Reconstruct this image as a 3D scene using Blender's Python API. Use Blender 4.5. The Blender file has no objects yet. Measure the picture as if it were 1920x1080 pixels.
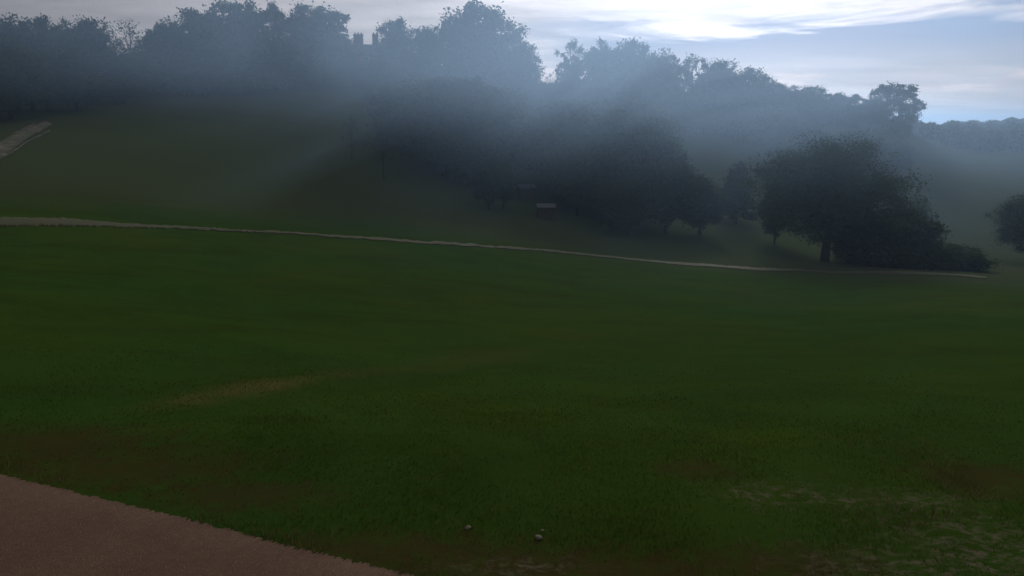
import bpy, math, random
import numpy as np
R = math.radians
sc = bpy.context.scene
col = sc.collection

# ------------------------------------------------------------------ camera
CAMZ, PITCH, FPX = 5.0, R(11.0), 1598.0
cam_d = bpy.data.cameras.new("camera"); cam = bpy.data.objects.new("camera", cam_d); col.objects.link(cam)
cam.location = (0, 0, CAMZ); cam.rotation_euler = (R(90) - PITCH, 0, 0)
cam_d.sensor_width = 36; cam_d.lens = 36 * FPX / 1920; cam_d.clip_start = 0.1; cam_d.clip_end = 20000
sc.camera = cam

# ------------------------------------------------------------------ world, sun, exposure
SUN_AZ, SUN_EL = R(14), R(19)            # azimuth clockwise from +Y (to the right), elevation
SKY = 0.055
w = bpy.data.worlds.new("World"); sc.world = w; w.use_nodes = True
nt = w.node_tree; N = nt.nodes; L = nt.links; N.clear()
def nd(t, **kw):
    n = N.new(t)
    for k, v in kw.items(): setattr(n, k, v)
    return n
def mth(op, a, b=None, c=None, clamp=False):
    n = nd('ShaderNodeMath', operation=op, use_clamp=clamp)
    for i, v in enumerate((a, b, c)):
        if v is None: continue
        if isinstance(v, (int, float)): n.inputs[i].default_value = v
        else: L.new(v, n.inputs[i])
    return n.outputs[0]
def vmth(op, a, b):
    n = nd('ShaderNodeVectorMath', operation=op)
    for i, v in enumerate((a, b)):
        if isinstance(v, tuple): n.inputs[i].default_value = v
        else: L.new(v, n.inputs[i])
    return n
def mixc(f, a, b, bt='MIX'):
    n = nd('ShaderNodeMix', data_type='RGBA', blend_type=bt)
    for i, v in ((0, f), (6, a), (7, b)):
        if isinstance(v, (int, float)): n.inputs[i].default_value = v
        elif isinstance(v, tuple): n.inputs[i].default_value = v
        else: L.new(v, n.inputs[i])
    return n.outputs[2]
def ramp(x, stops):
    n = nd('ShaderNodeValToRGB'); e = n.color_ramp.elements
    while len(e) < len(stops): e.new(0.5)
    for k, (p, c) in enumerate(stops):
        e[k].position = p; e[k].color = (c, c, c, 1) if isinstance(c, (int, float)) else (*c, 1)
    L.new(x, n.inputs[0]); return n.outputs[0]
sky = nd('ShaderNodeTexSky', sky_type='NISHITA', sun_disc=False)
sky.sun_elevation = SUN_EL; sky.sun_rotation = SUN_AZ
sky.air_density = 1.0; sky.dust_density = 0.3; sky.ozone_density = 3.0; sky.altitude = 200
tc = nd('ShaderNodeTexCoord'); D = tc.outputs['Generated']
sx = nd('ShaderNodeSeparateXYZ'); L.new(D, sx.inputs[0])
zc = mth('MAXIMUM', sx.outputs[2], 0.0)
den = mth('ADD', zc, 0.09)
cx_ = mth('DIVIDE', sx.outputs[0], den); cy_ = mth('DIVIDE', sx.outputs[1], den)
cmb = nd('ShaderNodeCombineXYZ'); L.new(cx_, cmb.inputs[0]); L.new(cy_, cmb.inputs[1])
def noise(v, sc_, det=6, rough=0.55, dist=0.3, off=(0, 0, 0), scl=(1, 1, 1)):
    mp = nd('ShaderNodeMapping'); L.new(v, mp.inputs[0]); mp.inputs['Scale'].default_value = scl; mp.inputs['Location'].default_value = off
    n = nd('ShaderNodeTexNoise'); L.new(mp.outputs[0], n.inputs['Vector'])
    n.inputs['Scale'].default_value = sc_; n.inputs['Detail'].default_value = det
    n.inputs['Roughness'].default_value = rough; n.inputs['Distortion'].default_value = dist
    return n.outputs[0]
SD = (math.sin(SUN_AZ) * math.cos(SUN_EL), math.cos(SUN_AZ) * math.cos(SUN_EL), math.sin(SUN_EL))
dp = vmth('DOT_PRODUCT', D, SD).outputs['Value']
prox = mth('POWER', mth('MAXIMUM', dp, 0.0), 24.0)          # brightness of thin cloud around the veiled sun
prox2 = mth('POWER', mth('MAXIMUM', dp, 0.0), 5.0)
cl_big = noise(cmb.outputs[0], 0.35, 4, 0.5, 0.4, (3.1, 0.4, 0))
cl_fine = noise(cmb.outputs[0], 1.1, 8, 0.6, 0.8, (0, 0, 0), (0.55, 1.0, 1))
# cover: a cloud sheet overhead and to the left, thin streaks low down, a clear blue window to the right
wobx = mth('ADD', sx.outputs[0], mth('MULTIPLY', mth('SUBTRACT', cl_big, .5), .5))
cover_l = ramp(mth('ADD', mth('MULTIPLY', wobx, -1.0), 0.5), [(0.30, 0.0), (0.52, 1.0)])
zw = mth('ADD', zc, mth('ADD', mth('MULTIPLY', mth('SUBTRACT', cl_fine, .5), .06), mth('MULTIPLY', mth('ABSOLUTE', mth('SUBTRACT', sx.outputs[0], .2)), -.02)))
cover_h = ramp(zw, [(0.088, 0.0), (0.112, 1.0)])
st_n = noise(D, 5.0, 6, 0.6, 0.4, (1.3, 0, 0), (1.0, 1.0, 9.0))
cover_s = mth('MULTIPLY', mth('MULTIPLY', ramp(zc, [(0.012, 0), (0.030, 1)]), ramp(zc, [(0.050, 1), (0.066, 0)])), ramp(st_n, [(.38, 0), (.56, .9)]))
cov = mth('MAXIMUM', cover_l, cover_h)
thr = mth('ADD', mth('MULTIPLY', mth('SUBTRACT', cl_fine, 0.5), 1.2), mth('MULTIPLY', cov, 0.75))
mask = mth('MAXIMUM', ramp(thr, [(0.15, 0.0), (0.60, 0.96)]), mth('MAXIMUM', cover_s, ramp(zc, [(0.0, .95), (.085, 0)])))
cb = mth('ADD', mth('ADD', mth('MULTIPLY', prox, 27.0), mth('MULTIPLY', prox2, 7.5)), 4.2)
shade = mth('ADD', mth('MULTIPLY', mth('ADD', mth('MULTIPLY', cl_fine, .5), mth('MULTIPLY', st_n, .5)), 2.6), -0.30)
cbs = mth('MULTIPLY', cb, shade)
ccol = vmth('SCALE', (1.0, 0.905, 0.88), (0, 0, 0)); L.new(cbs, ccol.inputs['Scale'])
skyc = mixc(1.0, sky.outputs[0], (0.60, 0.60, 0.84, 1), 'MULTIPLY')
warm = mixc(mth('MULTIPLY', cover_s, .9), ccol.outputs[0], mixc(1.0, ccol.outputs[0], (1.04, .93, .84, 1), 'MULTIPLY'))
fin = mixc(mask, skyc, warm)
bg = nd('ShaderNodeBackground'); bg.inputs['Strength'].default_value = SKY; L.new(fin, bg.inputs[0])
wo = nd('ShaderNodeOutputWorld'); L.new(bg.outputs[0], wo.inputs[0])

sun_d = bpy.data.lights.new("sun", 'SUN'); sun_d.energy = 1.5; sun_d.angle = R(12); sun_d.color = (1.0, 0.95, 0.88)
sun = bpy.data.objects.new("sun", sun_d); col.objects.link(sun)
from mathutils import Vector
sun.rotation_euler = Vector(SD).to_track_quat('Z', 'Y').to_euler()
sc.view_settings.view_transform = 'Standard'; sc.view_settings.look = 'None'
sc.view_settings.gamma = 1; sc.view_settings.exposure = 0.08
sc.render.engine = 'CYCLES'
cy = sc.cycles
cy.use_denoising = True; cy.max_bounces = 5; cy.diffuse_bounces = 2; cy.glossy_bounces = 1
cy.transmission_bounces = 2; cy.transparent_max_bounces = 8; cy.volume_bounces = 0
cy.use_fast_gi = False; cy.volume_step_rate = 0.5; cy.volume_max_steps = 256; cy.sample_clamp_indirect = 4

# ------------------------------------------------------------------ pixels <-> terrain (real distances)
def raydir(px, py):
    x = (px - 960) / FPX; u = (540 - py) / FPX
    c, s = math.cos(PITCH), math.sin(PITCH)
    v = (x, c + u * s, -s + u * c)
    h = math.hypot(v[0], v[1])
    return math.atan2(v[0], v[1]), v[2] / h            # azimuth, slope
def zat(px, py, r): return CAMZ + r * raydir(px, py)[1]
# distance -> image row, per image column: how the ground lies at each distance
TAB = {   # px : [(r, y_px) ...]
 -300: [(35,545),(65,430),(100,300),(140,215),(180,178),(260,165)],
 0:    [(35,545),(65,428),(100,310),(140,222),(180,182),(260,165)],
 240:  [(35,555),(67,428),(100,325),(145,222),(190,172),(260,158)],
 480:  [(35,572),(70,436),(100,345),(150,235),(200,165),(260,150)],
 720:  [(35,592),(72,450),(100,352),(140,262),(195,142),(260,132)],
 960:  [(35,606),(75,467),(100,396),(140,325),(200,200),(240,170),(300,165)],
 1200: [(35,614),(78,490),(100,442),(150,362),(230,212),(280,180)],
 1440: [(35,618),(80,508),(110,458),(160,385),(230,290),(290,200),(320,192)],
 1600: [(35,618),(82,512),(110,480),(160,425),(240,300),(300,215),(320,212)],
 1700: [(35,618),(82,516),(110,488),(160,440),(240,335),(300,228),(325,226)],
 1780: [(35,618),(83,519),(110,495),(160,455),(260,370),(400,318),(700,266),(1100,240)],
 1920: [(35,618),(83,527),(110,505),(160,458),(260,375),(400,322),(700,264),(1100,238)],
 2250: [(35,618),(83,535),(110,515),(160,465),(260,375),(400,322),(700,264),(1100,238)],
}
LR = np.linspace(math.log(1.2), math.log(6000), 260); RR = np.exp(LR)
cols_az, cols_z = [], []
for px, rows in TAB.items():
    az = raydir(px, 350)[0]
    rs = [1, 8, 13.5]; zs = [0, 0, 0]
    for r, y in rows:
        rs.append(r); zs.append(zat(px, y, r))
    zl = zs[-1]
    if rs[-1] < 600: rs += [rs[-1]*1.5, 1200, 6000]; zs += [zl - 2, zl - 25, zl - 60]
    else: rs += [2000, 6000]; zs += [zl - 10, zl - 40]
    cols_az.append(az); cols_z.append(np.interp(LR, np.log(rs), zs))
AZ = np.radians(np.unique(np.round(np.concatenate([np.arange(-180, -46, 2.0), np.arange(-46, 46.01, 0.2), np.arange(48, 180.1, 2.0)]), 3)))
cz = np.array(cols_z); ca = np.array(cols_az)
k = np.exp(-0.5 * (np.arange(-9, 10) / 3.2) ** 2); k /= k.sum()
cz = np.array([np.convolve(np.pad(c_, 9, 'edge'), k, 'valid') for c_ in cz])
Z = np.array([[0.0]] * len(AZ)) * np.zeros((1, len(RR)))
fine = np.radians(np.arange(-60, 60.01, 0.2))
Zf = np.array([np.interp(fine, ca, cz[:, j]) for j in range(len(RR))])
k2 = np.exp(-0.5 * (np.arange(-22, 23) / 7.0) ** 2); k2 /= k2.sum()
Zf = np.array([np.convolve(np.pad(z_, 22, 'edge'), k2, 'valid') for z_ in Zf])
Z = np.array([np.interp(AZ, fine, z_) for z_ in Zf]).T
back = np.clip((np.abs(AZ) - R(60)) / R(60), 0, 1)[:, None]       # the ground levels out behind the camera
Z = Z * (1 - back)
AA, R2 = np.meshgrid(AZ, RR, indexing='ij')
X = np.sin(AA) * R2; Y = np.cos(AA) * R2
# gentle real unevenness of the meadow
def wav(x, y, s, seed):
    rs_ = np.random.RandomState(seed); v = 0
    for q in range(7):
        a_ = rs_.rand() * 6.28; f = s * (0.6 + rs_.rand()); ph = rs_.rand() * 6.28
        v = v + np.sin((x * math.cos(a_) + y * math.sin(a_)) * f + ph)
    return v / 3.5
amp = np.clip((R2 - 15) / 40, 0, 1)
Z += amp * 0.13 * wav(X, Y, 0.30, 1) + amp * 0.06 * wav(X, Y, 0.9, 2)
Z += np.clip((R2 - 150) / 500, 0, 1) * 0.9 * wav(X, Y, 0.02, 3)
# trodden, clotted turf in the near right corner
rough = np.clip((X - 3.0) / 3.5, 0, 1) * np.clip((13.8 - Y) / 3.0, 0, 1) * (R2 < 22) * np.clip((R2 - 5) / 2, 0, 1)
Z += rough * (0.05 * wav(X, Y, 4.0, 4) + 0.035 * wav(X, Y, 9.0, 5))
Z += np.clip(1 - np.hypot((X + 4.2) / 4.5, (Y - 13.6) / 1.6), 0, 1) * 0.12
def ground(x, y):
    r = math.hypot(x, y); a = math.atan2(x, y)
    i = int(np.clip(np.searchsorted(AZ, a) - 1, 0, len(AZ) - 2)); j = int(np.clip(np.searchsorted(RR, r) - 1, 0, len(RR) - 2))
    u = (a - AZ[i]) / (AZ[i+1] - AZ[i]); v = min(max((r - RR[j]) / (RR[j+1] - RR[j]), 0), 1)
    return float((Z[i,j]*(1-u) + Z[i+1,j]*u)*(1-v) + (Z[i,j+1]*(1-u) + Z[i+1,j+1]*u)*v)
def at_r(px, r, py=350):
    a = raydir(px, py)[0]; x, y = math.sin(a) * r, math.cos(a) * r
    return Vector((x, y, ground(x, y)))
def hit(px, py, rmin=5.0, rmax=1500.0):
    a, s = raydir(px, py); r = rmin
    while r < rmax:
        x, y = math.sin(a) * r, math.cos(a) * r
        if CAMZ + r * s <= ground(x, y): break
        r *= 1.004
    return Vector((x, y, ground(x, y)))

# ------------------------------------------------------------------ helpers
def tag(o, label=None, cat=None, group=None, kind=None):
    if label: o['label'] = label
    if cat: o['category'] = cat
    if group: o['group'] = group
    if kind: o['kind'] = kind
    return o
def mesh_np(name, V, F, mats, smooth=False):
    me = bpy.data.meshes.new(name); V = np.asarray(V, dtype=np.float32); F = np.asarray(F, dtype=np.int32)
    n = F.shape[1]
    me.vertices.add(len(V)); me.vertices.foreach_set('co', V.ravel())
    me.loops.add(F.size); me.loops.foreach_set('vertex_index', F.ravel())
    me.polygons.add(len(F)); me.polygons.foreach_set('loop_start', np.arange(0, F.size, n, dtype=np.int32))
    me.update(calc_edges=True); me.validate()
    for m in (mats if isinstance(mats, list) else [mats]): me.materials.append(m)
    if smooth: me.polygons.foreach_set('use_smooth', [True] * len(me.polygons))
    return me
def link(name, me, parent=None, loc=None):
    o = bpy.data.objects.new(name, me); col.objects.link(o)
    if parent is not None: o.parent = parent
    if loc is not None: o.location = loc
    return o
def empty(name, loc, rz=0, s=1.0):
    o = bpy.data.objects.new(name, None); col.objects.link(o); o.location = loc; o.rotation_euler = (0, 0, rz); o.empty_display_size = 0.2
    o.scale = (s, s, s) if isinstance(s, (int, float)) else s
    return o
class MB:
    def __init__(s): s.v = []; s.f = []
    def box(s, c, d, rz=0, taper=1.0):
        b = len(s.v); ca_, sa_ = math.cos(rz), math.sin(rz)
        for z in (-1, 1):
            for x, y in ((-1,-1),(1,-1),(1,1),(-1,1)):
                t = taper if z > 0 else 1
                X_, Y_ = x*d[0]/2*t, y*d[1]/2*t
                s.v.append((c[0]+X_*ca_-Y_*sa_, c[1]+X_*sa_+Y_*ca_, c[2]+z*d[2]/2))
        s.f += [[b+q for q in f] for f in ((3,2,1,0),(4,5,6,7),(0,1,5,4),(1,2,6,5),(2,3,7,6),(3,0,4,7))]
        return s
    def tube(s, pts, rad, n=7):
        b0 = None
        for i, (p, r) in enumerate(zip(pts, rad)):
            p = Vector(p); d = (Vector(pts[min(i+1, len(pts)-1)]) - Vector(pts[max(i-1, 0)])).normalized()
            a = d.orthogonal().normalized(); c = d.cross(a); b = len(s.v)
            for q in range(n):
                t = q / n * 2 * math.pi; s.v.append(tuple(p + (a * math.cos(t) + c * math.sin(t)) * r))
            if b0 is not None: s.f += [[b0+q, b0+(q+1) % n, b+(q+1) % n, b+q] for q in range(n)]
            b0 = b
        return s
    def quad(s, *pts):
        b = len(s.v); s.v += [tuple(p) for p in pts]; s.f.append(list(range(b, b+len(pts)))); return s
    def mesh(s, name, mat, smooth=False):
        me = bpy.data.meshes.new(name); me.from_pydata(s.v, [], s.f); me.update(); me.materials.append(mat)
        if smooth: me.polygons.foreach_set('use_smooth', [True] * len(me.polygons))
        return me

# ------------------------------------------------------------------ materials
def mat(name):
    global nt, N, L
    m = bpy.data.materials.new(name); m.use_nodes = True
    nt = m.node_tree; N = nt.nodes; L = nt.links; N.clear()
    return m
def surf(colr, rough=0.9, bump=None, bs=0.3, bd=0.02, spec=0.2):
    p = nd('ShaderNodeBsdfPrincipled'); p.inputs['Roughness'].default_value = rough
    p.inputs['Specular IOR Level'].default_value = spec
    if isinstance(colr, tuple): p.inputs['Base Color'].default_value = (*colr[:3], 1)
    else: L.new(colr, p.inputs['Base Color'])
    if bump is not None:
        b = nd('ShaderNodeBump'); b.inputs['Strength'].default_value = bs; b.inputs['Distance'].default_value = bd
        L.new(bump, b.inputs['Height']); L.new(b.outputs[0], p.inputs['Normal'])
    o = nd('ShaderNodeOutputMaterial'); L.new(p.outputs[0], o.inputs[0]); return p
def ocoord():
    return nd('ShaderNodeTexCoord').outputs['Object']
def c3(r, g, b): return (r, g, b, 1)

def spot(P, x, y, rx, ry, wob, soft=0.5, rot=0.0):
    """an oval patch on the ground in metres, ragged by noise 'wob'"""
    v = vmth('SUBTRACT', P, (x, y, 0)).outputs[0]
    if rot:
        mr = nd('ShaderNodeMapping'); L.new(v, mr.inputs[0]); mr.inputs['Rotation'].default_value = (0, 0, -rot); v = mr.outputs[0]
    m_ = nd('ShaderNodeMapping'); L.new(v, m_.inputs[0]); m_.inputs['Scale'].default_value = (1/rx, 1/ry, 0)
    ln = nd('ShaderNodeVectorMath', operation='LENGTH'); L.new(m_.outputs[0], ln.inputs[0])
    d_ = mth('ADD', ln.outputs['Value'], mth('MULTIPLY', mth('SUBTRACT', wob, 0.5), 2.6))
    return ramp(d_, [(max(0.0, 1 - soft), 1.0), (1.0, 0.0)])

m_ground = mat("meadow_grass"); P = ocoord()
n_big = noise(P, 0.045, 4, 0.55, 0.3); n_mid = noise(P, 0.35, 5, 0.6, 0.4); n_fin = noise(P, 3.0, 6, 0.65, 0.2); n_bl = noise(P, 26, 4, 0.7, 0.1)
sr = nd('ShaderNodeSeparateXYZ'); L.new(P, sr.inputs[0])
g = mixc(ramp(n_big, [(0.38, 0), (0.60, 1)]), c3(.024,.064,.009), c3(.042,.070,.006))
n_pat = noise(P, 0.16, 4, .6, .8, (5, 2, 0), (1, 1.6, 1)); g = mixc(ramp(n_pat, [(.40, .5), (.60, 0)]), g, c3(.022,.042,.006))
g = mixc(ramp(n_mid, [(0.45, 0), (0.75, .7)]), g, c3(.030,.070,.012))
g = mixc(ramp(n_fin, [(0.50, 0), (0.80, .4)]), g, c3(.062,.070,.018))
# pasture beyond the trail is drier
dist = nd('ShaderNodeVectorMath', operation='LENGTH'); L.new(P, dist.inputs[0])
g = mixc(ramp(mth('DIVIDE', mth('ADD', dist.outputs['Value'], mth('MULTIPLY', n_mid, 6)), 200), [(0.37, 0), (0.43, .85)]), g, c3(.050,.064,.028))
def P0(px, py): return hit(px, py)
for qa, qb, ry_, am in (((215, 775), (655, 702), 1.0, .42), ((380, 742), (640, 704), .8, .5), ((620, 702), (1080, 640), 1.6, .22)):
    h0, h1 = P0(*qa), P0(*qb); hm = (h0 + h1) / 2; dd = h1 - h0
    g = mixc(mth('MULTIPLY', spot(P, hm.x, hm.y, dd.xy.length * .62, ry_, n_mid, 1.0, math.atan2(dd.y, dd.x)), am), g, c3(.105,.088,.030))
brown = [((930, 1062), 2.6, .8), ((1180, 1075), 2.2, .7), ((700, 1030), 2.2, .6), ((1480, 1060), 1.8, .6), ((240, 880), 2.8, 1.2), ((90, 830), 2.5, 1.4), ((1300, 880), .8, .5), ((1850, 900), 1.4, 1.2), ((450, 930), 1.8, .7)]
for (q, rx, ry) in brown:
    h_ = P0(*q); g = mixc(mth('MULTIPLY', spot(P, h_.x, h_.y, rx, ry, n_fin, 0.8), 0.7), g, c3(.046,.034,.013))
n_clot = noise(P, 5.5, 5, .7, .5, (3, 1, 0), (1, 1.5, 1))
pale = [((1810, 1000), 1.5, .8), ((1900, 1050), 1.6, .6), ((1640, 1060), 1.5, .6), ((1450, 925), 1.2, .6), ((970, 1066), 1.2, .3), ((1700, 940), 1.5, .6)]
for (q, rx, ry) in pale:
    h_ = P0(*q); g = mixc(mth('MULTIPLY', spot(P, h_.x, h_.y, rx, ry, n_fin, 0.9), ramp(n_clot, [(0.46, 0), (0.62, .8)])), g, c3(.125,.112,.075))
g = mixc(ramp(n_bl, [(0.30, 0.3), (0.55, 0)]), g, c3(.016,.026,.006))
hb = mth('ADD', mth('MULTIPLY', n_fin, 1.0), mth('MULTIPLY', n_bl, 0.6))
surf(g, 1.0, hb, 0.6, 0.05, 0.0)

m_gravel = mat("driveway_gravel"); P = ocoord()
v1 = nd('ShaderNodeTexVoronoi'); v1.inputs['Scale'].default_value = 75; L.new(P, v1.inputs['Vector'])
n1 = noise(P, 0.9, 4, 0.6); n2 = noise(P, 9, 5, 0.7); n3 = noise(P, 60, 3, 0.6)
g = mixc(ramp(n1, [(.3, 0), (.7, 1)]), c3(.110,.066,.042), c3(.140,.086,.056))
g = mixc(ramp(n2, [(.3, .4), (.6, 0)]), g, c3(.055,.036,.025))
sepc = nd('ShaderNodeSeparateColor'); L.new(v1.outputs['Color'], sepc.inputs[0])
g = mixc(ramp(sepc.outputs[0], [(.93, 0), (.98, .6)]), g, c3(.22,.17,.13))
g = mixc(ramp(sepc.outputs[1], [(.0, .35), (.2, 0)]), g, c3(.035,.022,.016))
surf(g, 0.95, mth('ADD', v1.outputs['Distance'], n3), 0.8, 0.012, 0.1)

def simple(name, a, b, scl=3.0, rough=0.9, bs=0.4, bd=0.02, stretch=(1,1,1), spec=.2):
    m = mat(name); P = ocoord(); n = noise(P, scl, 5, 0.65, 0.2, scl=stretch)
    surf(mixc(ramp(n, [(.3, 0), (.7, 1)]), c3(*a), c3(*b)), rough, n, bs, bd, spec); return m
def worn(name, a, b, gr, amt):
    m = mat(name); P = ocoord(); n = noise(P, 1.2, 5, .65); n2_ = noise(P, .55, 6, .75, .8, (7, 3, 0)); n3_ = noise(P, .13, 3, .6, .3, (2, 9, 0))
    c = mixc(ramp(n, [(.3, 0), (.7, 1)]), c3(*a), c3(*b))
    v = mth('ADD', mth('MULTIPLY', n2_, .7), mth('MULTIPLY', n3_, .5))
    surf(mixc(ramp(v, [(.46, 0), (.64, amt)]), c, c3(*gr)), .95, n, .4, .03, .1); return m
m_trail = worn("trail_dirt", (.046,.044,.019), (.084,.068,.032), (.046,.056,.020), .95)
m_farroad = worn("track_gravel", (.10,.088,.072), (.21,.19,.165), (.050,.058,.028), .95)
m_bark = simple("bark", (.022,.018,.013), (.050,.041,.031), 4, stretch=(1,1,.25))
m_rock = simple("pale_stone", (.10,.095,.068), (.20,.185,.15), 14)
m_brick = simple("brick", (.16,.065,.045), (.24,.10,.07), 1.5)
m_roof = simple("slate_roof", (.060,.062,.070), (.10,.10,.115), 1.5)
m_white = simple("stone_trim", (.20,.19,.17), (.28,.27,.25), 2)
m_wood = simple("weathered_boards", (.045,.040,.034), (.085,.075,.062), 5, stretch=(4,4,.4))
m_tin = simple("tin_roof", (.045,.05,.053), (.085,.09,.096), 3, rough=.7, spec=.3)
m_glass = mat("window_glass"); surf((.02,.025,.03), 0.08, spec=.5)
def leafmat(name, a, b, tr=0.25):
    m = mat(name); geo = nd('ShaderNodeNewGeometry'); oi = nd('ShaderNodeObjectInfo')
    n = noise(ocoord(), 0.55, 3, .5)
    v = mth('ADD', mth('MULTIPLY', geo.outputs['Random Per Island'], .5), mth('MULTIPLY', oi.outputs['Random'], .3))
    v = mth('ADD', v, mth('MULTIPLY', n, .4))
    c = mixc(ramp(v, [(.25, 0), (.85, 1)]), c3(*a), c3(*b))
    d = nd('ShaderNodeBsdfDiffuse'); L.new(c, d.inputs[0])
    t = nd('ShaderNodeBsdfTranslucent'); L.new(mixc(1.0, c, c3(1.1, 1.2, .6), 'MULTIPLY'), t.inputs[0])
    mx = nd('ShaderNodeMixShader'); mx.inputs[0].default_value = tr
    L.new(d.outputs[0], mx.inputs[1]); L.new(t.outputs[0], mx.inputs[2])
    o = nd('ShaderNodeOutputMaterial'); L.new(mx.outputs[0], o.inputs[0]); return m
m_leaf = leafmat("broad_leaves", (.022,.036,.012), (.048,.068,.024))
m_leaf2 = leafmat("dark_needles", (.018,.030,.014), (.036,.052,.024), .1)
m_blade = leafmat("grass_blades", (.024,.052,.006), (.050,.070,.010), .3)
m_straw = leafmat("straw_blades", (.060,.055,.026), (.13,.115,.065), .3)

# ------------------------------------------------------------------ ground: one sheet to the horizon
na, nr = Z.shape
V = np.stack([X, Y, Z], -1).reshape(-1, 3)
V = np.vstack([V, [[0, 0, 0]]])
ii, jj = np.meshgrid(np.arange(na - 1), np.arange(nr - 1), indexing='ij')
a_ = (ii * nr + jj).ravel(); F = np.stack([a_, a_ + 1, a_ + nr + 1, a_ + nr], -1)[:, ::-1]
me = mesh_np("ground", V[:-1], F, m_ground, True)
if me.polygons[0].normal.z < 0: me.flip_normals()
tag(link("ground", me), kind='structure')
tag(link("ground_under_house", mesh_np("g0", [(-1.6,-1.6,-.01),(1.6,-1.6,-.01),(1.6,1.6,-.01),(-1.6,1.6,-.01)], [[0,1,2,3]], m_ground)), kind='structure').name = "ground_patch"

# ------------------------------------------------------------------ roads and tracks, draped on the ground
def strip(name, left, right, m, lift=0.03, n=160, k=4, jit=0.0, seed=0):
    rs_ = np.random.RandomState(seed)
    def samp(pts, t):
        s_ = np.linspace(0, 1, len(pts)); return np.array([np.interp(t, s_, [p[q] for p in pts]) for q in range(2)])
    Vv = []
    for i in range(n + 1):
        t = i / n; a = samp(left, t); b = samp(right, t); d = (b - a)
        ja, jb = jit * (rs_.rand() - .5), jit * (rs_.rand() - .5); ln_ = max(np.hypot(*d), 1e-3)
        a2 = a + d / ln_ * ja; b2 = b + d / ln_ * jb
        for q in range(k + 1):
            fr = [0, .012] + [(g_) / (k - 2) for g_ in range(1, k - 2)] + [.988, 1]
            p = a2 + (b2 - a2) * fr[q]
            e = 0 if 0 < q < k else -0.05
            Vv.append((p[0], p[1], ground(p[0], p[1]) + lift + e))
    Ff = [[i*(k+1)+q, i*(k+1)+q+1, (i+1)*(k+1)+q+1, (i+1)*(k+1)+q] for i in range(n) for q in range(k)]
    me = mesh_np(name, Vv, Ff, m, True)
    if sum(p.normal.z for p in me.polygons) < 0: me.flip_normals()
    return tag(link(name, me), kind='structure')
edge = [hit(x, y) for x, y in ((-420, 800), (-200, 845), (0, 891), (120, 917), (240, 946), (400, 986), (560, 1026), (680, 1055), (780, 1081), (960, 1128), (1150, 1178), (1400, 1240))]
nrm = Vector((-(edge[-1]-edge[0]).y, (edge[-1]-edge[0]).x)).normalized()
if nrm.y > 0: nrm = -nrm
inner = [Vector((p.x + nrm.x*5.2, p.y + nrm.y*5.2)) for p in edge]
strip("driveway", [(p.x, p.y) for p in edge], [(p.x, p.y) for p in inner], m_gravel, 0.018, 900, 10, 0.10, 3)
tr = [(-300, 418, 6), (-100, 417, 12), (0, 419, 17), (110, 419, 14), (230, 424, 8), (340, 428, 5), (480, 436, 4.5), (720, 450, 4), (960, 467, 4), (1100, 479, 4.5), (1200, 489, 4.5), (1330, 499, 5), (1500, 508, 4.5), (1640, 512, 5), (1750, 515, 6), (1800, 517, 4), (1850, 522, 2.5)]
strip("dirt_trail", [tuple(hit(x, y - h/(1.5 if x < 200 else 1.9))[:2]) for x, y, h in tr], [tuple(hit(x, y + h/2.6)[:2]) for x, y, h in tr], m_trail, 0.05, 600, 6, 0.8, 5)
sw = [(-260, 345, 378), (-100, 304, 334), (0, 268, 292), (28, 252, 270), (52, 242, 255), (74, 232, 243), (88, 228, 234)]
strip("gravel_track", [tuple(hit(x, a)[:2]) for x, a, b in sw], [tuple(hit(x + 10, b)[:2]) for x, a, b in sw], m_farroad, 0.06, 300, 6, 1.2, 6)
for nm, dx, dy, wd in (("gravel_rut", -10, -5, 2.0), ("gravel_rut", 18, 8, 2.0)):
    strip(nm, [tuple(hit(x + dx, (a+b)/2 + dy - wd/2)[:2]) for x, a, b in sw[:6]], [tuple(hit(x + dx + 3, (a+b)/2 + dy + wd/2)[:2]) for x, a, b in sw[:6]], m_farroad, 0.06, 200, 6, .8, 7)

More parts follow.
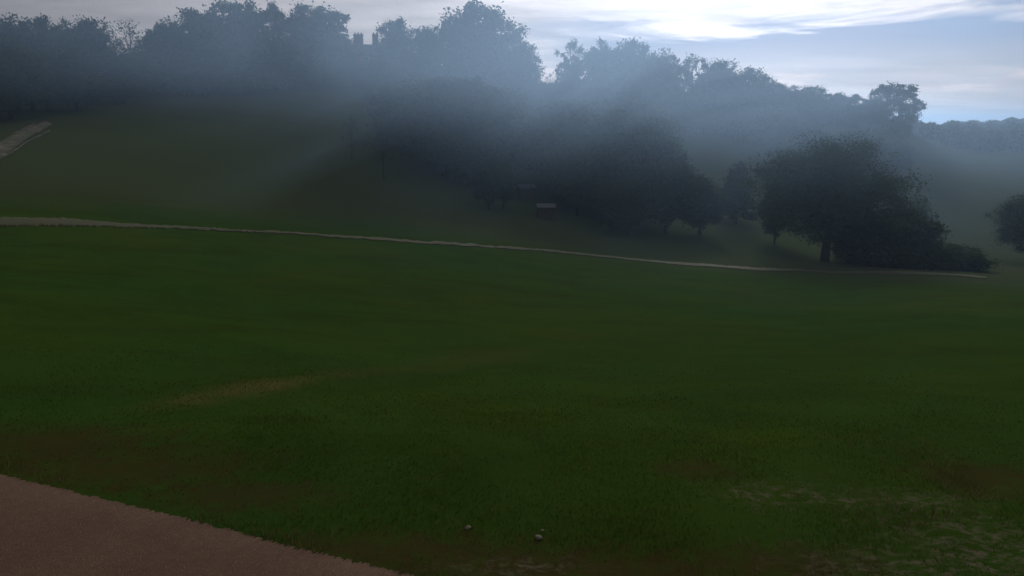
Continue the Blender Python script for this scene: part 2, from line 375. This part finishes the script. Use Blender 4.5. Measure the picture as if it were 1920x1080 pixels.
# ------------------------------------------------------------------ trees
def crown_mesh(name, seed, nclump, per, leaf, shape='oak', mat_=None, spread=0.085, gap=0.0):
    """crown in unit height: foot at z=0, top at z=1, built of leaf-sized faces in clumps"""
    rs_ = np.random.RandomState(seed); cs = []
    while len(cs) < nclump:
        if shape == 'oak':
            u = rs_.normal(size=3); u /= np.linalg.norm(u); q = rs_.rand() ** 0.38
            p = np.array([u[0]*.37*q, u[1]*.37*q, .55 + u[2]*.41*q])
            if p[2] < .2: p[:2] *= .7
            lump = 1 + .22*math.sin(3*math.atan2(u[1], u[0]) + seed) * (1-abs(u[2])) + .12*math.sin(5*u[2]+seed)
            p[:2] *= lump
        elif shape == 'tall':
            u = rs_.normal(size=3); u /= np.linalg.norm(u); q = rs_.rand() ** 0.4
            p = np.array([u[0]*.24*q, u[1]*.24*q, .52 + u[2]*.43*q])
            p[:2] *= 1 + .25*math.sin(2*math.atan2(u[1], u[0]) + seed + 4*p[2])
        elif shape == 'cone':
            z = .10 + .88*rs_.rand()**1.1; rr = .27*(1.02-z)**.75*(.35+.65*rs_.rand()**.5); t = rs_.rand()*6.283
            p = np.array([rr*math.cos(t), rr*math.sin(t), z])
        elif shape == 'bush':
            u = rs_.normal(size=3); u /= np.linalg.norm(u); q = rs_.rand() ** 0.35
            p = np.array([u[0]*.62*q, u[1]*.62*q, max(.05, .42 + u[2]*.50*q)])
            p[2] *= .85 + .2*math.sin(2*p[0]*6+seed)
        else:  # scraggy: separate limbs of foliage
            t = rs_.rand()*6.283; z = .30 + .68*rs_.rand(); rr = .42*math.sin(min(1, (z-.15)/.8)*math.pi)**.6*(.3+.7*rs_.rand())
            if math.sin(3.1*t+seed)*math.sin(11*z+seed) > .35: continue
            p = np.array([rr*math.cos(t), rr*math.sin(t), z])
        cs.append(p)
    cs = np.array(cs)
    cs[:, 2] = np.minimum(cs[:, 2], .97)
    n = nclump * per
    sz = rs_.uniform(.55, 1.35, nclump)
    off = rs_.normal(size=(n, 3)) * spread * np.array([.55, .55, .40]) * np.repeat(sz, per)[:, None]
    c = np.repeat(cs, per, 0) + off
    c[:, 2] = np.clip(c[:, 2], .02, 1.03)
    a = rs_.normal(size=(n, 3)); a /= np.linalg.norm(a, axis=1)[:, None]
    b = np.cross(a, rs_.normal(size=(n, 3))); b /= np.linalg.norm(b, axis=1)[:, None]
    s = leaf * rs_.uniform(.5, 1.3, n)[:, None]
    V = np.stack([c + a*s, c + b*s*.55, c - a*s*.8, c - b*s*.5], 1).reshape(-1, 3)
    F = np.arange(4*n).reshape(-1, 4)
    return mesh_np(name, V, F, mat_ or m_leaf), cs
def trunk_mesh(name, seed, cs, r0=.018, lean=.02, limbs=16, low=0.0):
    rnd = random.Random(seed); mb = MB()
    pts = [(0, 0, -.02), (0, 0, .01), (lean*.3, lean*.2, .2), (lean, -lean*.3, .45), (lean*.7, lean, .7), (lean*.4, lean*.6, .92)]
    mb.tube(pts, [r0*1.7, r0*1.25, r0, r0*.75, r0*.42, r0*.12], 8)
    for c in rnd.sample(list(cs), min(limbs, len(cs))):
        z0 = max(.14, min(.8, c[2] * .62)); p0 = Vector((lean*z0, 0, z0))
        c = Vector(c); mid = p0.lerp(c, .5) + Vector((rnd.uniform(-.02,.02), rnd.uniform(-.02,.02), .02))
        mb.tube([p0, mid, c], [r0*.38*(1-z0*.5), r0*.22, r0*.06], 5)
    return mb.mesh(name, m_bark, True)
KINDS = {}
def kind(key, seed, ncl, per, leaf, shape, mt=None, spread=.085, r0=.018, limbs=16):
    cm, cs = crown_mesh("crown_" + key, seed, ncl, per, leaf, shape, mt, spread)
    KINDS[key] = (cm, trunk_mesh("trunk_" + key, seed, cs, r0, .02 if shape != 'cone' else 0, limbs))
for q in range(5): kind('oak%d' % q, 11+q*7, 170, 95, .0200, 'oak', None, .080)
for q in range(3): kind('tall%d' % q, 61+q*5, 150, 90, .0190, 'tall', None, .072)
for q in range(3): kind('scrag%d' % q, 91+q*3, 120, 75, .0180, 'scrag', None, .062, .014, 40)
for q in range(2): kind('open%d' % q, 171+q*3, 120, 80, .0190, 'oak', None, .058, .016, 40)
for q in range(2): kind('thin%d' % q, 101+q*3, 46, 30, .0150, 'scrag', None, .07, .013, 44)
kind('open2', 181, 85, 75, .0180, 'tall', None, .062, .016, 40)
kind('cone0', 121, 190, 55, .018, 'cone', m_leaf2, .06, .014)
for q in range(3): kind('bush%d' % q, 131+q*3, 170, 75, .030, 'bush', None, .13, .012, 24)
kind('near0', 151, 330, 170, .0082, 'oak', None, .070, .020, 40)
kind('near1', 157, 300, 140, .0105, 'oak', None, .075, .020, 40)
rng = random.Random(5)
def tree(key, base, H, W, label, group, cat='tree', name='broadleaf_tree', rz=None):
    """W = crown width in metres (the unit crown is about .80 wide for oaks)"""
    wid = {'ope': .80, 'oak': .80, 'tal': .56, 'scr': .84, 'thi': .84, 'con': .50, 'bus': 1.30, 'nea': .80}[key[:3]]
    cm, tm = KINDS[key]
    o = empty(name, base, rng.uniform(0, 6.28) if rz is None else rz, (W/wid, W/wid, H))
    tag(o, label, cat, group)
    link('trunk', tm, o); link('crown', cm, o)
    return o
def curve(pts, x): return float(np.interp(x, [p[0] for p in pts], [p[1] for p in pts]))
def sky_tree(px0, px1, top, r, key, label, group, **kw):
    px = (px0 + px1) / 2; b = at_r(px, r, top + 60)
    H = zat(px, top, r) - b.z; W = (px1 - px0) / FPX * r * 1.22
    return tree(key, b, H, W, label, group, **kw)
GS = 'trees standing against the sky'
S = [
 (-110, -10, 30, 175, 'oak0', 'dark round tree cut by the left picture edge'),
 (-20, 62, 28, 170, 'oak1', 'round dark tree at the far left end of the skyline'),
 (45, 112, 26, 172, 'oak2', 'second dark crown from the left end of the skyline'),
 (100, 150, 36, 178, 'oak3', 'low narrow crown at the left of the skyline beside the second round tree'),
 (140, 208, 29, 180, 'oak4', 'broad flat topped tree left of the thin see-through tree'),
 (196, 288, 34, 185, 'thin0', 'thin see-through tree with the pale sky showing between its twigs'),
 (278, 345, 38, 188, 'oak1', 'small round tree tucked against the left side of the tallest left crown'),
 (325, 430, 13, 186, 'oak2', 'large wide crown with a flat top, left half of the tallest left group'),
 (390, 500, -3, 190, 'oak0', 'tallest dense crown left of the house, reaching the top edge of the picture'),
 (480, 548, 8, 192, 'scrag0', 'ragged tree with sky gaps between two tall dense crowns left of the house'),
 (535, 590, 9, 194, 'oak3', 'narrow crown joined to the tall tree beside the house'),
 (560, 652, -6, 192, 'tall0', 'tall dense tree standing just left of the chimneys'),
 (712, 768, 28, 190, 'tall1', 'upright rounded tree just right of the chimneys'),
 (758, 830, 46, 196, 'oak4', 'low crown in the dip right of the upright tree by the house'),
 (812, 880, 26, 196, 'open0', 'crown with small sky holes on the left shoulder of the highest tree'),
 (838, 958, -1, 198, 'oak2', 'highest domed tree in the middle of the skyline'),
 (935, 990, 62, 200, 'open1', 'twiggy tree sloping down from the right of the highest domed tree'),
 (953, 1008, 74, 202, 'tall2', 'steep sided tree at the left of the bright narrow sky gap'),
 (1016, 1046, 138, 214, 'thin1', 'little see-through tree in the bright narrow sky gap'),
 (1046, 1106, 68, 212, 'open1', 'ragged tree at the right of the bright narrow sky gap'),
 (1095, 1160, 73, 216, 'oak3', 'full crown between the ragged gap tree and the double topped tree'),
 (1150, 1228, 71, 220, 'oak0', 'broad double topped tree where the skyline starts to fall to the right'),
 (1210, 1272, 92, 226, 'oak1', 'middling crown one step down the falling skyline'),
 (1262, 1334, 98, 232, 'open1', 'bushy topped tree with a sky gap at its left shoulder'),
 (1318, 1386, 108, 240, 'oak4', 'round crown above the small bright hole in the foliage'),
 (1372, 1436, 122, 246, 'oak2', 'last tall round crown before the low ridge trees'),
]
for (a, b, t, r, kd, lb) in S: sky_tree(a, b, t, r, kd, lb, GS)
GR = 'low trees along the falling ridge'
for q, (a, b, t, lb) in enumerate([
 (1420, 1475, 150, 'low tree at the upper end of the falling ridge line'),
 (1458, 1512, 160, 'low crown second along the falling ridge line'),
 (1495, 1550, 160, 'slightly raised low crown halfway along the ridge line'),
 (1535, 1590, 172, 'low flat crown past the middle of the ridge line'),
 (1575, 1625, 178, 'spiky low tree near the lower end of the ridge line'),
 (1610, 1650, 184, 'smallest ridge tree just left of the lone pair of trees')]):
    sky_tree(a, b, t, 262 + q*6, ['oak1', 'oak3', 'oak0', 'oak4', 'scrag2', 'oak2'][q], lb, GR)
GU = 'undergrowth along the skyline'
def under(x0, x1, n, r, ytop, seed, label):
    rn = random.Random(seed)
    for q in range(n):
        px = x0 + (x1 - x0) * (q + rn.random()) / n; rr = r + rn.uniform(-7, 7); b = at_r(px, rr, 150)
        H = max(2.5, (zat(px, curve(ytop, px), rr) - b.z) * rn.uniform(.75, 1.05))
        tree('bush%d' % rn.randrange(3), b, H, max(H*1.3, 9) * rn.uniform(.9, 1.3), label, GU, cat='bush', name='bush')
under(-110, 320, 16, 186, [(-110, 80), (0, 75), (110, 85), (300, 85)], 41, 'dark undergrowth bush below the crowns at the far left of the skyline')
under(320, 640, 14, 196, [(320, 80), (560, 75), (640, 95)], 42, 'dark undergrowth bush below the tall crowns left of the house')
under(720, 1010, 13, 204, [(720, 95), (960, 110), (1010, 150)], 43, 'dark undergrowth bush below the crowns right of the house')
under(1015, 1440, 20, 236, [(1015, 152), (1100, 140), (1440, 175)], 44, 'dark undergrowth bush below the crowns right of the bright sky gap')
under(1430, 1700, 14, 290, [(1430, 170), (1560, 188), (1640, 200), (1700, 222)], 45, 'dark undergrowth bush along the lower ridge line')
sky_tree(1626, 1672, 160, 292, 'scrag2', 'shorter ragged tree with upright twigs, left of the lone ridge-end tree', None)
sky_tree(1652, 1718, 149, 296, 'open0', 'lone lacy tree standing out against the sky at the end of the ridge', None)

# middle distance, in front of the wood
def foot_tree(px, fy, top, wpx, key, label, group=None, **kw):
    b = hit(px, fy); r = math.hypot(b.x, b.y)
    return tree(key, b, zat(px, top, r) - b.z, wpx / FPX * r, label, group, **kw)
foot_tree(720, 338, 205, 80, 'thin0', 'slim young tree with a bare trunk standing alone on the meadow')
foot_tree(660, 300, 218, 40, 'thin1', 'faint little tree at the left of the slim meadow tree')
foot_tree(1380, 418, 306, 80, 'cone0', 'narrow conical dark evergreen in front of the open green slope', name='conifer_tree')
foot_tree(1546, 490, 248, 265, 'near0', 'big spreading dark tree with a single visible trunk beside the dirt trail')
foot_tree(1672, 500, 372, 155, 'bush0', 'large dark bush right of the big spreading tree', cat='bush', name='bush', rz=.4)
foot_tree(1610, 495, 392, 90, 'bush2', 'dark bush between the big tree trunk and the large bush', cat='bush', name='bush', rz=1.4)
foot_tree(1775, 505, 452, 135, 'bush1', 'low dark bush tapering down to the end of the dirt trail', cat='bush', name='bush', rz=2.0)
foot_tree(1700, 470, 350, 90, 'bush2', 'pointed bush rising behind the large dark bush', cat='bush', name='bush')
foot_tree(1925, 492, 358, 112, 'near1', 'round dark tree cut off by the right picture edge')
foot_tree(917, 393, 300, 70, 'oak3', 'small tree with a thin bare trunk left of the pale-roofed hut', None)
foot_tree(944, 392, 300, 48, 'oak1', 'dark tree with a forked look just left of the pale-roofed hut', None)
foot_tree(1082, 405, 270, 100, 'oak4', 'dark spreading tree right of the two pale roofs', None)
foot_tree(1146, 441, 335, 70, 'oak0', 'small tree with a thin trunk standing forward of the wood', None)
foot_tree(1180, 440, 330, 80, 'oak2', 'small tree right of the forward thin-trunked tree', None)
foot_tree(1248, 438, 300, 135, 'oak1', 'rounded dark tree at the lower edge of the wood', None)
foot_tree(1312, 440, 330, 105, 'oak3', 'dark tree beside the narrow conical evergreen', None)
foot_tree(1452, 458, 345, 70, 'oak4', 'dark tree between the conical evergreen and the big spreading tree', None)
# the wood on the slope: rows of trees whose feet stand on the hillside
top_c = [(-100,60),(0,60),(320,70),(560,55),(700,150),(760,135),(900,135),(1000,160),(1030,185),(1100,165),(1250,175),(1400,190),(1440,195),(1560,215),(1640,225)]
foot_c = [(-100,235),(0,232),(150,212),(300,180),(560,160),(680,168),(720,225),(760,300),(850,345),(920,378),(1050,398),(1160,425),(1240,425),(1285,395),(1300,330),(1450,330),(1475,420),(1640,400)]
LW = ['dark hazy tree of the wood at the upper left of the hill', 'dark hazy tree of the wood on the slope below the middle skyline', 'dark hazy tree on the slope under the falling ridge']
GW = ['trees of the left hilltop wood', 'trees of the central slope wood', 'trees under the falling ridge']
kinds = ['oak0','oak1','oak2','oak3','oak4','tall0','tall1','tall2']
def wood(x0, x1, f0, f1, n, g, seed, hmin=9, hmax=17):
    rn = random.Random(seed)
    for q in range(n):
        px = x0 + (x1 - x0) * (q + rn.random()) / n
        fc = curve(foot_c, px); tc_ = curve(top_c, px)
        lo = fc; hi = max(tc_ + 55, fc - (fc - tc_) * .55)
        fy = lo + (hi - lo) * (f0 + (f1 - f0) * rn.random())
        if 940 < px < 1050 and fy > 335: continue
        b = hit(px, fy); r = math.hypot(b.x, b.y)
        H = rn.uniform(hmin, hmax); ty = tc_ + rn.uniform(0, 30)
        H = min(H, zat(px, ty, r) - b.z)
        if H < 3.5: continue
        tree(rn.choice(kinds), b, H, H * rn.uniform(.72, .95), LW[g], GW[g])
wood(-100, 560, 0, .3, 24, 0, 1, 9, 15); wood(-100, 700, .4, 1, 22, 0, 2, 10, 16)
for f0, f1, n in ((0, .12, 13), (.15, .35, 14), (.35, .6, 15), (.6, 1, 16)):
    wood(745, 1215, f0, f1, n, 1, int(f0*100)+3, 10, 16)
wood(1030, 1420, .88, 1.0, 14, 2, 9, 8, 13)
wood(1495, 1640, .1, .4, 6, 2, 10, 9, 14); wood(1470, 1690, .7, 1.0, 12, 2, 11, 7, 12)

# far-off wood on the ridge at the right: one mass nobody could count
def far_wood():
    rs_ = np.random.RandomState(7); cs = []
    for q in range(3600):
        px = 1690 + 700 * rs_.rand(); r = 520 + 560 * rs_.rand() ** .8
        b = at_r(px, r, 260); h = rs_.uniform(5.5, 10.5) * (1.0 + .12*math.sin(px*.05) + .14*math.sin(px*.17))
        for z in (.35, .6, .82):
            cs.append((b.x + rs_.normal()*1.5, b.y + rs_.normal()*1.5, b.z + h*z, h*.30*(1.15-z*.5)))
    cs = np.array(cs); per = 26; n = len(cs)*per
    u = rs_.normal(size=(n, 3)); u /= np.linalg.norm(u, axis=1)[:, None]
    c = np.repeat(cs[:, :3], per, 0) + u * np.repeat(cs[:, 3], per)[:, None] * rs_.uniform(.7, 1.15, n)[:, None]
    a = rs_.normal(size=(n, 3)); a /= np.linalg.norm(a, axis=1)[:, None]
    b = np.cross(a, u); b /= np.linalg.norm(b, axis=1)[:, None] + 1e-6
    s = rs_.uniform(.6, 1.3, n)[:, None]
    V = np.stack([c + a*s, c + b*s*.8, c - a*s, c - b*s*.8], 1).reshape(-1, 3)
    return mesh_np("distant_wood", V, np.arange(4*n).reshape(-1, 4), m_leaf)
o = link("distant_wood", far_wood()); tag(o, "blue hazed woodland covering the distant ridge on the right", "woodland", kind='stuff')

# ------------------------------------------------------------------ hilltop house with two chimney stacks
def house():
    r = 200; b = at_r(676, r, 120); zt = zat(676, 81, r)
    h = empty("brick_house", (b.x, b.y, b.z), raydir(676, 80)[0] * -1)
    tag(h, "hilltop house among trees, only its roof line and two chimney stacks clear against the sky", "house")
    H = zt - b.z; wall = H - 2.0; sx_ = lambda px: (px - 676) / FPX * r
    x0, x1 = sx_(628), sx_(722); W = x1 - x0; cx = (x0 + x1) / 2; Dp = 9.0
    link("wall", MB().box((cx, Dp/2, wall/2 - .5), (W - 1.0, Dp - 1.0, wall + 1)).mesh("wall", m_brick), h)
    mb = MB(); z0 = wall; z1 = H; e0, e1 = x0 + .2, x1 - .2; ra, rb = e0 + 3.2, e1 - .9
    A, B, C_, D_ = (e0, 0, z0), (e1, 0, z0), (e1, Dp, z0), (e0, Dp, z0)
    T0, T1, T2, T3 = (ra, 2.6, z1), (rb, 2.6, z1), (rb, Dp-2.6, z1), (ra, Dp-2.6, z1)
    mb.quad(A, B, T1, T0); mb.quad(B, C_, T2, T1); mb.quad(C_, D_, T3, T2); mb.quad(D_, A, T0, T3); mb.quad(T0, T1, T2, T3); mb.quad(D_, C_, B, A)
    rf = link("roof", mb.mesh("roof", m_roof), h)
    link("cornice", MB().box((cx, Dp/2, z0 - .14), (W - .2, Dp - .2, .22)).mesh("cornice", m_white), h)
    for (a, c, tall) in ((664, 683, 2.2), (698, 710, 2.3)):
        w_ = sx_(c) - sx_(a); xc = (sx_(a) + sx_(c)) / 2
        ch = link("chimney", MB().box((xc, 4.4, H + tall/2 - .6), (w_*.92, 1.2, tall + 1.0)).mesh("chimney", m_brick), rf)
        cap = MB().box((xc, 4.4, H + tall - .02), (w_*1.0, 1.36, .2)).mesh("cap", m_brick); link("chimney_cap", cap, rf)
        for q in range(3 if w_ > 2 else 2):
            pot = MB().tube([(xc + (q - (1 if w_ > 2 else .5))*.7, 4.4, H + tall + .08), (xc + (q - (1 if w_ > 2 else .5))*.7, 4.4, H + tall + .5)], [.2, .16], 8)
            link("chimney_pot", pot.mesh("pot", m_brick), rf)
    for fl in (1.6, 4.4):
        if fl + 1 > wall: continue
        for q in range(4):
            xx = e0 + 1.9 + q * (W - 4.0) / 3
            wd = link("window", MB().box((xx, .47, fl), (.12, .1, 1.6)).box((xx-.5, .47, fl), (.1, .1, 1.6)).box((xx+.5, .47, fl), (.1, .1, 1.6)).box((xx, .465, fl+.85), (1.2, .13, .1)).box((xx, .465, fl-.85), (1.2, .16, .1)).mesh("window", m_white), h)
            link("pane", MB().box((xx, .485, fl), (.9, .04, 1.6)).mesh("pane", m_glass), wd)
house()
tree('bush0', at_r(650, 188, 120), 7.2, 10, 'bush growing in front of the left end of the house', None, cat='bush', name='bush')
tree('bush1', at_r(706, 186, 120), 6.4, 10, 'bush growing in front of the right end of the house', None, cat='bush', name='bush')
tree('thin1', at_r(650, 198, 60), zat(650, 66, 198) - at_r(650, 198, 60).z, 3.5, 'spindly sapling between the tall tree and the left chimney', None)

# ------------------------------------------------------------------ two small pale-roofed huts at the lower edge of the wood
def hut(px, fy, wpx, hpx, label, rz):
    b = hit(px, fy); r = math.hypot(b.x, b.y); W = wpx / FPX * r; H = hpx / FPX * r
    h = empty("wooden_hut", b, rz); tag(h, label, "hut", "small huts at the edge of the wood")
    D_ = W * .8; wl = MB()
    wl.box((0, 0, H*.33), (W*.84, D_*.84, H*.70)); link("wall", wl.mesh("wall", m_wood), h)
    for sx_ in (-1, 1):
        for sy in (-1, 1):
            link("post", MB().box((sx_*W*.45, sy*D_*.45, H*.36), (.08, .08, H*.80)).mesh("post", m_wood), h)
    link("door", MB().box((W*.1, -D_*.425, H*.30), (W*.3, .04, H*.56)).mesh("door", m_wood), h)
    rf = MB(); t = .04; zr, ze = H, H*.78
    for s_ in (-1, 1):
        a = [(-W*.56, 0, zr), (W*.56, 0, zr), (W*.56, s_*D_*.62, ze), (-W*.56, s_*D_*.62, ze)]
        rf.quad(*a); rf.quad(*[(x, y, z - t) for x, y, z in a][::-1])
        rf.quad(a[2], a[3], (a[3][0], a[3][1], ze - t), (a[2][0], a[2][1], ze - t))
    link("roof", rf.mesh("roof", m_tin), h)
hut(985, 374, 30, 28, "upper of two small dark wooden huts, pale sheet roof, inside the edge of the wood", R(24))
hut(1023, 410, 32, 28, "lower of two small dark wooden huts, thin pale roof, at the meadow edge", R(4))

# ------------------------------------------------------------------ stones in the near grass
def stone(px, py, s, label, seed):
    rs_ = random.Random(seed); b = hit(px, py); import bmesh
    bm = bmesh.new(); bmesh.ops.create_icosphere(bm, subdivisions=2, radius=1)
    for v in bm.verts:
        v.co *= 1 + rs_.uniform(-.14, .14); v.co.x *= s*1.3; v.co.y *= s*.9; v.co.z *= s*.55
    me = bpy.data.meshes.new("stone"); bm.to_mesh(me); bm.free(); me.materials.append(m_rock)
    o = link("stone", me, loc=(b.x, b.y, b.z + s*.3)); o.rotation_euler = (0, 0, rs_.random()*6); tag(o, label, "stone", "pale stones in the near grass")
stone(877, 993, .036, "small pale stone in the grass, left of the larger pale stone", 1)
stone(1010, 1011, .045, "larger pale stone in the grass near the bottom middle", 2)
stone(1017, 998, .022, "tiny pale pebble just above the larger pale stone", 3)

# ------------------------------------------------------------------ grass blades in the near field
def blades(name, n, rmin, rmax, hgt, wid, m, seed, keep, label, cat):
    rs_ = np.random.RandomState(seed)
    a = np.radians(rs_.uniform(-36, 36, n)); r = rmin * (rmax/rmin) ** rs_.rand(n)
    x, y = np.sin(a)*r, np.cos(a)*r
    kp = keep(x, y, rs_); x, y, r = x[kp], y[kp], r[kp]
    z = np.array([ground(p, q) for p, q in zip(x, y)]); n = len(x)
    t = rs_.rand(n)*6.283; s = rs_.uniform(.6, 1.25, n); w_ = wid*s*(.6 + r/16); h_ = hgt*s*(1 + .4*wav(x, y, 1.7, 8))
    ln = rs_.uniform(.2, 1.0, n)*h_; t2 = rs_.rand(n)*6.283
    p0 = np.stack([x-np.cos(t)*w_/2, y-np.sin(t)*w_/2, z-.005], -1); p1 = np.stack([x+np.cos(t)*w_/2, y+np.sin(t)*w_/2, z-.005], -1)
    p2 = np.stack([x+np.cos(t2)*ln, y+np.sin(t2)*ln, z+h_], -1)
    V = np.stack([p0, p1, p2], 1).reshape(-1, 3)
    o = link(name, mesh_np(name, V, np.arange(3*n).reshape(-1, 3), m)); tag(o, label, cat, kind='stuff')
PAT = [(hit(*q_), a_, b_) for q_, a_, b_ in brown + pale]
def bare(x, y):
    v = np.zeros(len(x))
    for h_, a_, b_ in PAT: v = np.maximum(v, 0.95 - np.hypot((x - h_.x)/a_, (y - h_.y)/b_))
    return v
ex = np.array([p.x for p in edge]); ey = np.array([p.y for p in edge]); so = np.argsort(ex)
def off_drive(x, y): return y > np.interp(x, ex[so], ey[so]) + .03
blades("grass", 150000, 7.5, 26, .036, .010, m_blade, 21, lambda x, y, r: off_drive(x, y) & (r.rand(len(x)) > bare(x, y)*1.4) & (r.rand(len(x)) < (27 - np.hypot(x, y))/12) & (wav(x, y, 2.3, 9) + r.normal(size=len(x))*.8 > -.5), "short dark green grass of the near meadow", "grass")
def drykeep(x, y, r):
    v = np.clip((x - 2.5)/4, 0, 1)*np.clip((14.5 - y)/4, 0, 1) + np.exp(-((y - np.interp(x, ex[so], ey[so]))/.28)**2)*1.1 + .03
    v = v * (wav(x, y, 2.9, 12) > .1)
    return (y > np.interp(x, ex[so], ey[so]) - .06) & (r.rand(len(x)) < v*.75)
blades("dry_grass", 60000, 7.5, 20, .085, .010, m_straw, 22, drykeep, "straw coloured dry grass tufts in the near right corner and along the driveway edge", "dry grass")

# ------------------------------------------------------------------ the air: one closed box of even haze
HAZE = 0.00042; VEIL = 0.0083; VEIL_Z0, VEIL_Z1 = -2.5, 10.0
m_haze = mat("haze_air")
pv = nd('ShaderNodeVolumePrincipled'); pv.inputs['Color'].default_value = (.43, .665, 1.0, 1)
pv.inputs['Density'].default_value = HAZE; pv.inputs['Anisotropy'].default_value = 0.72
o_ = nd('ShaderNodeOutputMaterial'); L.new(pv.outputs[0], o_.inputs['Volume'])
zmin = float(Z.min()) - 1.0
hz = link("haze", MB().box((0, 0, (zmin + 46) / 2), (13000, 13000, 46 - zmin)).mesh("haze", m_haze))
tag(hz, "thin blue haze filling the valley", "haze", kind='stuff')

# ------------------------------------------------------------------ volume added in place of veiling glare on fogged glass
m_veil = mat("glare_veil"); P = ocoord()
sm = nd('ShaderNodeSeparateXYZ'); L.new(P, sm.inputs[0])
def mrange(v, a, b):
    n = nd('ShaderNodeMapRange', interpolation_type='SMOOTHSTEP'); L.new(v, n.inputs[0]); n.inputs[1].default_value = a; n.inputs[2].default_value = b
    return n.outputs[0]
zrel = mth('SUBTRACT', sm.outputs[2], mth('MULTIPLY', mrange(sm.outputs[0], 12, -42), 6.5))
zrel = mth('ADD', zrel, mth('MULTIPLY', mrange(sm.outputs[0], 20, 60), 2.5))
zup = mth('MULTIPLY', mrange(zrel, VEIL_Z0, VEIL_Z1), mrange(sm.outputs[2], 36, 10))
nr_ = mth('MULTIPLY', mrange(sm.outputs[1], 36, 60), mrange(sm.outputs[1], 150, 95))
sd_ = mth('MULTIPLY', mrange(sm.outputs[0], -215, -120), mrange(sm.outputs[0], 290, 190))
mr_ = nd('ShaderNodeMapping'); L.new(P, mr_.inputs[0]); mr_.inputs['Rotation'].default_value = (0, R(22), 0)
nz = noise(mr_.outputs[0], 0.034, 5, 0.62, 0.9, scl=(.8, .35, 2.1), off=(4, 1, 2))
wisp = ramp(nz, [(.40, .16), (.60, 1.15)])
low = mth('MULTIPLY', mth('MULTIPLY', mrange(zrel, -9, -3), ramp(nz, [(.48, 0), (.66, .20)])), mrange(sm.outputs[2], 36, 10))
zup = mth('MAXIMUM', zup, low)
dn = mth('MULTIPLY', mth('MULTIPLY', mth('MULTIPLY', zup, nr_), mth('MULTIPLY', sd_, wisp)), VEIL)
pv = nd('ShaderNodeVolumePrincipled'); pv.inputs['Color'].default_value = (.43, .665, 1.0, 1); L.new(dn, pv.inputs['Density'])
pv.inputs['Anisotropy'].default_value = 0.62
o_ = nd('ShaderNodeOutputMaterial'); L.new(pv.outputs[0], o_.inputs['Volume'])
m_veil.cycles.homogeneous_volume = False
mi = link("veil", MB().box((37, 94, 14), (510, 116, 54)).mesh("veil", m_veil))
tag(mi, "pale blue veil in front of the hillside trees, standing in for lens glare", "veil", kind='stuff')
